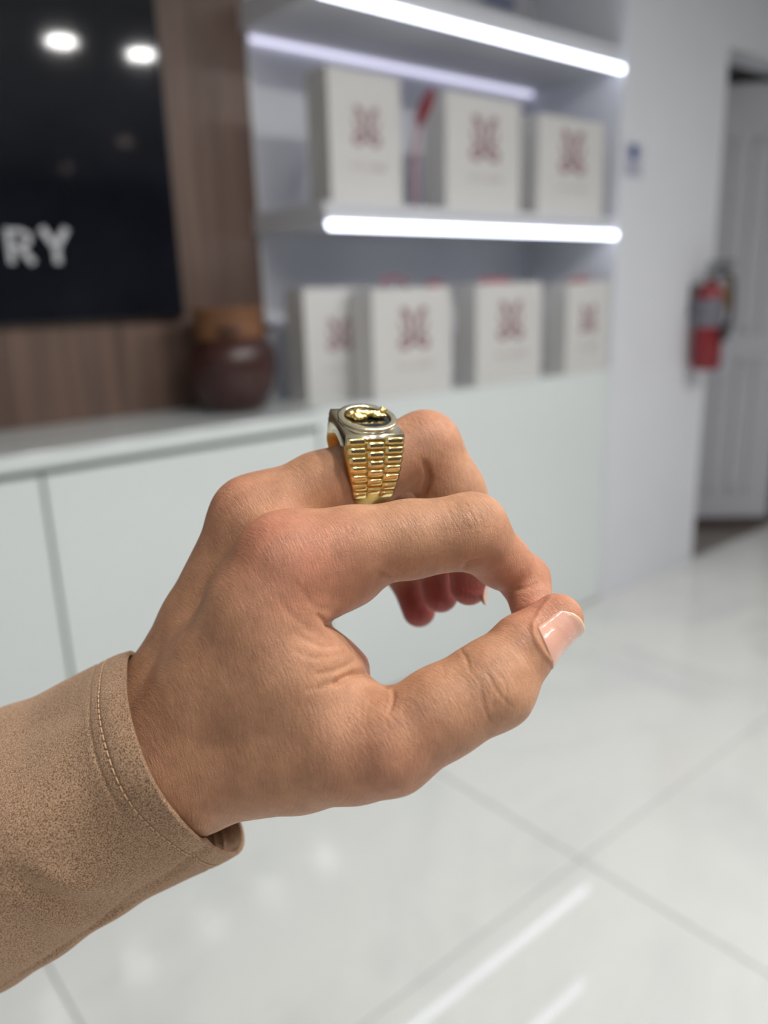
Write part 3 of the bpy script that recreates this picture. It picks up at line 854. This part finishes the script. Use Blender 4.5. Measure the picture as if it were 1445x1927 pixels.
# ------------------------------------------------------------------ sleeve
# loops run around the arm: top, upper near, near, lower near, bottom, lower far, far, upper far
LOOPS = [
    [(252, 1226, 34), (236, 1285, 6), (253, 1385, -9), (303, 1500, -10), (376, 1582, 0), (448, 1608, 32), (452, 1540, 54), (345, 1330, 58)],
    [(218, 1238, 36), (196, 1300, 6), (212, 1410, -9), (262, 1520, -9), (342, 1618, 5), (400, 1632, 36), (395, 1560, 58), (300, 1340, 62)],
    [(160, 1264, 38), (135, 1340, 8), (150, 1460, -8), (200, 1580, -6), (280, 1662, 12), (318, 1666, 38), (310, 1580, 62), (230, 1370, 66)],
    [(90, 1300, 40), (60, 1390, 8), (70, 1520, -10), (115, 1650, -7), (180, 1728, 13), (205, 1730, 40), (200, 1640, 66), (140, 1420, 70)],
    [(0, 1336, 42), (-40, 1440, 8), (-30, 1590, -11), (0, 1740, -8), (40, 1822, 14), (60, 1826, 42), (60, 1720, 70), (30, 1480, 74)],
    [(-120, 1380, 44), (-160, 1500, 8), (-160, 1670, -12), (-130, 1840, -8), (-100, 1900, 15), (-80, 1905, 44), (-80, 1800, 74), (-110, 1540, 78)],
]
_f = lambda k: [tuple(P(*b)+(P(*b)-P(*a))*k) for a, b in zip(LOOPS[-2], LOOPS[-1])]
L_EXT = [_f(5.0), _f(11.0)]
NA = 22
L3 = [np.array(catmull([P(*q) for q in lp], NA, closed=True)) for lp in LOOPS] + [np.array(catmull(lp, NA, closed=True)) for lp in L_EXT]
NR = len(L3[0]); cols = []
for k in range(NR):
    cols.append(np.array(catmull([lp[k] for lp in L3], 26)))
S = np.stack(cols, 1)                    # rows along the arm, columns around
def sleeve_detail(S):
    R_n, C_n = S.shape[:2]
    du = np.roll(S, -1, 1)-np.roll(S, 1, 1); dv = np.gradient(S, axis=0)
    n = np.cross(du, dv); n /= np.linalg.norm(n, axis=2, keepdims=True)
    cen = S.mean(1, keepdims=True)
    if ((S-cen)*n).sum() < 0: n = -n
    arc = np.zeros((R_n, C_n)); arc[1:] = np.cumsum(np.linalg.norm(np.diff(S, axis=0), axis=2), axis=0)
    px = to_px(S.reshape(-1, 3)).reshape(R_n, C_n, 2)
    d = np.zeros((R_n, C_n))
    for a0 in (7.2, 10.4): d -= 0.38*np.exp(-((arc-a0)/0.42)**2)          # sunk stitch rows
    d += 0.15*np.exp(-((arc-4.0)/3.2)**2)                                # turned hem is thicker
    def fold(pts, w, h):
        nonlocal d
        dist, t = poly_dist(px.reshape(-1, 2), np.array(catmull(pts, 6)))
        near = (S[..., 2].ravel() < D0+22)
        d += (h*np.exp(-(dist/w)**2)*np.sin(np.clip(0.1+.8*t, 0, 1)*math.pi)*near).reshape(R_n, C_n)
    fold([(40, 1660), (90, 1690), (150, 1715), (200, 1700)], 22, -2.0)
    fold([(60, 1630), (120, 1660), (190, 1672)], 26, 1.2)
    fold([(0, 1700), (50, 1760), (90, 1790)], 30, -1.6)
    fold([(420, 1588), (392, 1595), (318, 1651), (262, 1684), (168, 1759), (60, 1828), (-80, 1915)], 7, -1.8)
    fold([(60, 1370), (110, 1350), (160, 1330)], 22, -0.6)
    d += 0.25*np.sin(arc*0.33+np.linspace(0, 6.28*2, C_n)[None])*np.clip((arc-12)/20, 0, 1)
    return S+n*d[..., None], n, arc
S2, SN, SARC = sleeve_detail(S)
# refine for smooth folds
inner = S2-SN*1.3
def suede():
    m = bpy.data.materials.new('tan_suede'); m.use_nodes = True
    nt = m.node_tree; b = nt.nodes['Principled BSDF']; Lk = nt.links.new
    tc = nt.nodes.new('ShaderNodeTexCoord')
    def noise(s, d=2):
        n = nt.nodes.new('ShaderNodeTexNoise'); n.inputs['Scale'].default_value = s; n.inputs['Detail'].default_value = d
        Lk(tc.outputs['Object'], n.inputs['Vector']); return n
    n1 = noise(3000, 3); n2 = noise(45, 3)
    rp = nt.nodes.new('ShaderNodeValToRGB'); e = rp.color_ramp.elements
    e[0].position = 0.34; e[0].color = srgb(98, 72, 52); e[1].position = 0.62; e[1].color = srgb(190, 156, 126)
    Lk(n1.outputs['Fac'], rp.inputs['Fac'])
    mx = nt.nodes.new('ShaderNodeMix'); mx.data_type = 'RGBA'; mx.blend_type = 'MULTIPLY'; mx.inputs[0].default_value = 0.4
    r2 = nt.nodes.new('ShaderNodeValToRGB'); r2.color_ramp.elements[0].position = .3; r2.color_ramp.elements[1].position = .7
    r2.color_ramp.elements[0].color = (.78, .76, .76, 1)
    Lk(n2.outputs['Fac'], r2.inputs['Fac']); Lk(rp.outputs['Color'], mx.inputs[6]); Lk(r2.outputs['Color'], mx.inputs[7])
    Lk(mx.outputs[2], b.inputs['Base Color'])
    b.inputs['Roughness'].default_value = 0.9; b.inputs['Specular IOR Level'].default_value = 0.15
    b.inputs['Sheen Weight'].default_value = 0.35; b.inputs['Sheen Roughness'].default_value = 0.5
    b.inputs['Sheen Tint'].default_value = srgb(225, 195, 170)
    bp = nt.nodes.new('ShaderNodeBump'); bp.inputs['Distance'].default_value = 0.0003; bp.inputs['Strength'].default_value = 0.6
    Lk(n1.outputs['Fac'], bp.inputs['Height']); Lk(bp.outputs['Normal'], b.inputs['Normal'])
    return m
suede_m = suede()
RN, CN = S2.shape[:2]
vs = np.concatenate([S2.reshape(-1, 3), inner.reshape(-1, 3)]); tot = RN*CN; fs = []
for j in range(RN-1):
    for i in range(CN):
        i2 = (i+1) % CN; f = (j*CN+i, j*CN+i2, (j+1)*CN+i2, (j+1)*CN+i)
        fs.append(f); fs.append(tuple(q+tot for q in f[::-1]))
for i in range(CN):
    i2 = (i+1) % CN
    fs.append((i, i+tot, i2+tot, i2)); k = (RN-1)*CN
    fs.append((k+i, k+i2, k+i2+tot, k+i+tot))
end_ = len(vs); vs = np.concatenate([vs, S2[-1].mean(0, keepdims=True)])
for i in range(CN):                      # close the far end of the arm
    k = (RN-1)*CN; fs.append((k+i, end_, end_, k+(i+1) % CN))
fs = [f for f in fs if len(set(f)) == 4] ; tri_ = [((RN-1)*CN+i, end_, (RN-1)*CN+(i+1) % CN) for i in range(CN)]
sleeve = hand_obj('sleeve', vs, np.array(fs+tri_, dtype=object), suede_m, person)
sleeve['label'] = 'tan suede sleeve with stitched cuff'
md = sleeve.modifiers.new('subsurf', 'SUBSURF'); md.levels = 1; md.render_levels = 1
# stitches: two rows of short threads lying in the sunk seams
thread = mat('tan_thread', srgb(196, 160, 126), 0.7)
bm = bmesh.new()
for a0 in (7.2,):
    row = []
    for i in range(CN):
        j = np.searchsorted(SARC[:, i], a0); j = min(max(j, 1), RN-1)
        f = (a0-SARC[j-1, i])/(SARC[j, i]-SARC[j-1, i]); row.append(S2[j-1, i]*(1-f)+S2[j, i]*f + SN[j, i]*0.28)
    row.append(row[0]); row = np.array(row)
    seg = np.linalg.norm(np.diff(row, axis=0), axis=1); cum = np.concatenate([[0], np.cumsum(seg)])
    s = 0.0
    while s < cum[-1]-2:
        q = [np.array([np.interp(s+e, cum, row[:, c]) for c in range(3)]) for e in (0, .5, 1.0, 1.5)]
        me = tube_me('t', [to_world(x)-wrist_w for x in q], 0.0002, 6); bm.from_mesh(me); bpy.data.meshes.remove(me)
        s += 2.1
stt = link('stitching', from_bm(bm, 'stitching'), thread, sleeve, smooth=True); stt['kind'] = 'stuff'

# ------------------------------------------------------------------ gold ring
def unit(v): v = np.array(v, float); return v/np.linalg.norm(v)
rx = unit((14.9, -0.4, 5.0)); ry = np.array((-4.6, -6.8, 13.1)); ry = unit(ry-rx*(ry@rx)); rz_ = np.cross(rx, ry)
if rz_[1] > 0: rz_ = -rz_            # points up out of the finger
_vd = unit(P(686, 793, 21)); _k = np.cross((0, 0, 1.0), _vd); _c = _vd[2]
def _rot(v): return v*_c + np.cross(_k, v) + _k*(_k@v)/(1+_c)      # the frame was measured square to its own line of sight
rx, ry, rz_ = _rot(rx), _rot(ry), _rot(rz_)
RO = P(690, 793, 21)                # centre of the plate's top face
def rl(p):                          # ring space (x along the finger, y away, z up) -> camera mm
    p = np.asarray(p, float); return RO + p[..., 0:1]*rx + p[..., 1:2]*ry + p[..., 2:3]*rz_
ring_w = to_world(RO-rz_*24)[...]
gold = mat('gold', (0.95, 0.76, 0.36, 1), 0.13, metal=1.0, bump=(1500, 0.00002))
gold_pale = mat('polished_pale_gold', (0.94, 0.85, 0.62, 1), 0.2, metal=1.0)
gold_deep = mat('satin_gold', (0.72, 0.46, 0.13, 1), 0.28, metal=1.0, noise=(900, .25), bump=(2500, 0.00006))
onyx = mat('black_onyx', (0.008, 0.009, 0.009, 1), 0.05, spec=0.6)
ring = empty('signet_ring', tuple(ring_w)); tag(ring, 'gold signet ring with black oval stone worn on the middle finger', 'ring')
def robj(name, V_, F_, m, parent=ring, smooth=False):
    return hand_obj(name, rl(np.array(V_)), F_, m, parent, smooth, ring_w)
def parent_keep(o, p): o.parent = p
RI, HC = 10.3, -14.1                 # inner radius, height of the hole's centre below the plate
PL = 7.75                           # half plate
prof = []
NP = 60
for k in range(NP+1):
    f = k/NP                        # 0 near edge .. 1 far edge
    th = math.radians(138) + f*math.radians(264)       # angle measured from +y, over the bottom
    u = abs(f-0.5)*2                # 1 at shoulders, 0 at bottom
    rr = 11.8 + 1.7*max(0, (u-0.35)/0.65)**1.5
    y, z = rr*math.cos(th), HC+rr*math.sin(th)
    hw_ = 3.1 + (PL-3.1)*max(0, (u-0.25)/0.75)**1.1
    prof.append((y, z, hw_, th))
# force the ends to meet the plate
def blend_ends(prof):
    out = []
    for k, (y, z, w, th) in enumerate(prof):
        f = k/NP; e = max(0, 1-min(f, 1-f)/0.22); s = -1 if f < .5 else 1
        ty, tz = s*PL, -0.35
        q = e**2
        out.append((y*(1-q)+ty*q, z*(1-q)+tz*q, w*(1-q)+PL*q, th))
    return out
prof = blend_ends(prof)
bv, bf = [], []
for (y, z, w, th) in prof:
    iy, iz = RI*math.cos(th), HC+RI*math.sin(th)
    L_ = 1.0
    oy, oz = y*0.97, HC+(z-HC)*0.97            # band core lies below the links
    bv += [(-w, oy, oz), (w, oy, oz), (w, iy, iz), (-w, iy, iz)]
for k in range(NP):
    a, b = 4*k, 4*k+4
    for q in range(4):
        bf.append((a+q, a+(q+1) % 4, b+(q+1) % 4, b+q))
# close over the top under the plate
tv0 = len(bv)
band = robj('band', bv, np.array(bf), gold_deep)
# top block: plate with the finger hole arched underneath
pv, pf = [], []
NT = 24; ths = [math.radians(138-96*k/NT) for k in range(NT+1)]
for th in ths:
    iy, iz = RI*math.cos(th), HC+RI*math.sin(th)
    f = (math.radians(138)-th)/math.radians(96); yt = -PL+2*PL*f
    pv += [(-PL, yt, 0), (PL, yt, 0), (PL, iy, iz), (-PL, iy, iz)]
for k in range(NT):
    a, b = 4*k, 4*k+4
    for q in range(4): pf.append((a+q, a+(q+1) % 4, b+(q+1) % 4, b+q))
pf += [(0, 3, 2, 1), (4*NT, 4*NT+1, 4*NT+2, 4*NT+3)]
plate = robj('plate', pv, np.array(pf), gold_pale)
# side cheeks: polished flat sides between plate and band follow the profile
# links: three columns of rounded bars on each shoulder
cum = [0]
for k in range(NP): cum.append(cum[-1]+math.hypot(prof[k+1][0]-prof[k][0], prof[k+1][1]-prof[k][1]))
cum = np.array(cum); PA = np.array([p[:3] for p in prof])
def at_arc(s): return [np.interp(s, cum, PA[:, c]) for c in range(3)]
def link_piece(s0, s1, c0, c1, proud):
    """rounded bar between arc positions s0..s1, columns c0..c1 (fractions of the half width)"""
    v, f = [], []; NS, NX = 8, 5
    for j in range(NS+1):
        t = j/NS; s = s0+(s1-s0)*t
        y, z, w = at_arc(s); y2, z2, _ = at_arc(s+0.05); ty, tz = y2-y, z2-z; l = math.hypot(ty, tz); ny, nz = -tz/l, ty/l
        if ny*(y)+nz*(z-HC) < 0: ny, nz = -ny, -nz
        bul = math.sqrt(max(0, 1-(2*t-1)**4))*0.95
        for i in range(NX+1):
            u = c0+(c1-c0)*i/NX
            edge = 0.72 if i in (0, NX) else 1.0
            h = -0.5+(proud+0.5)*bul*edge
            v.append((u*w, y+ny*h, z+nz*h))
    n = NX+1
    base = len(v)
    for j in range(NS+1):
        for i in range(NX+1):
            s = s0+(s1-s0)*j/NS; y, z, w = at_arc(s); k = (HC-z)
            r = math.hypot(y, z-HC); v.append(((c0+(c1-c0)*i/NX)*w, y*(1-1.3/r), HC+(z-HC)*(1-1.3/r)))
    for j in range(NS):
        for i in range(NX):
            a = j*n+i; f.append((a, a+1, a+n+1, a+n)); f.append((a+base, a+n+base, a+n+1+base, a+1+base))
    rim = [i for i in range(n)]+[j*n+NX for j in range(1, NS+1)]+[NS*n+i for i in range(NX-1, -1, -1)]+[j*n for j in range(NS-1, 0, -1)]
    for k in range(len(rim)):
        a, b = rim[k], rim[(k+1) % len(rim)]; f.append((a, a+base, b+base, b))
    return v, f
PITCH_ = 2.36
for side in (0, 1):
    for col in range(3):
        c0, c1 = ((-1, -.33), (-.32, .32), (.33, 1))[col]
        off = 0.25 if col != 1 else 1.3
        for r in range(7 if col != 1 else 6):
            s0 = off+PITCH_*r; s1 = s0+PITCH_*0.86
            if col == 1 and r == 6: pass
            a, b = (s0, s1) if side == 0 else (cum[-1]-s1, cum[-1]-s0)
            v, f = link_piece(a, b, c0, c1, 0.62 if col == 1 else 0.42)
            robj('link', v, np.array(f), gold, smooth=True)
# bezel: stepped round rim, stone, emblem
def disc_prof(prof_, n=64):
    v, f = [], []
    for (r, z) in prof_:
        for k in range(n): an = 2*math.pi*k/n; v.append((r*math.cos(an), r*math.sin(an), z))
    for i in range(len(prof_)-1):
        for k in range(n): k2 = (k+1) % n; f.append((i*n+k, i*n+k2, (i+1)*n+k2, (i+1)*n+k))
    return v, f
v, f = disc_prof([(7.6, -0.3), (7.6, 0.35), (7.35, 0.55), (7.2, 0.6), (7.2, 0.85), (7.75, 0.95), (7.8, 1.25), (7.55, 1.55), (6.4, 1.6), (6.1, 1.5), (6.05, 1.0), (6.05, -0.3)])
bezel = robj('bezel', v, np.array(f), gold_pale, smooth=False)
bezel.data.polygons.foreach_set('use_smooth', [True]*len(bezel.data.polygons))
v, f = disc_prof([(0.001, 1.02), (3, 1.02), (5.7, 1.0), (6.06, 0.9), (6.06, 0.2), (0.001, 0.2)])
stone = robj('stone', v, np.array(f), onyx, smooth=True); stone['label'] = 'black onyx disc'
# emblem: cast gold reclining animal figure, lumpy relief
EM = [((-3.7, .3, 1.6), 1.05, (-2.2, .2, 1.9), 1.1), ((-2.2, .2, 1.9), 1.0, (0.2, .2, 1.75), .82), ((0.2, .2, 1.75), .8, (2.2, .3, 1.8), .68), ((2.2, .3, 1.8), .62, (3.3, .5, 2.2), .5),
      ((3.6, .5, 2.4), .72, (4.0, .45, 2.5), .66), ((3.9, -.3, 1.5), .42, (1.8, -.5, 1.5), .55), ((3.8, 1.1, 1.4), .4, (2.0, .9, 1.5), .5), ((-2.9, -.9, 1.5), .75, (-1.9, -1.0, 1.4), .6),
      ((-1.9, -1.0, 1.4), .5, (-.6, -.6, 1.4), .5), ((-4.3, .4, 2.1), .45, (-4.5, .9, 1.5), .4), ((-2.6, .8, 2.3), .5, (-1.6, .6, 2.4), .45), ((-.6, .4, 2.2), .4, (.9, .3, 2.2), .36), ((3.5, .9, 2.95), .22, (3.5, .9, 3.1), .2)]
EM = [(tuple(np.array(a)*(1.16, 1.2, 1.1)), ra*1.2, tuple(np.array(b)*(1.16, 1.2, 1.1)), rb*1.2) for a, ra, b, rb in EM]
_old = sdf
def sdf(p):
    d = None
    for a, ra, b, rb in EM:
        v = cone(p, np.array(a), ra, np.array(b), rb); d = v if d is None else smin(d, v, 0.5)
    d += 0.10*np.sin(4.2*p[:, 0]+2*p[:, 2])*np.sin(3.7*p[:, 1]+p[:, 0])
    return np.maximum(d, 0.95-p[:, 2])
ev, eq = surface_nets((-6.2, -3.4, 0.5), (6.2, 3.4, 4.6), 0.17)
sdf = _old
robj('emblem', ev, eq, mat('cast_gold', (0.86, 0.64, 0.24, 1), 0.2, metal=1.0, bump=(3000, 0.00008)), smooth=True)['label'] = 'cast gold reclining animal figure'
print('done')
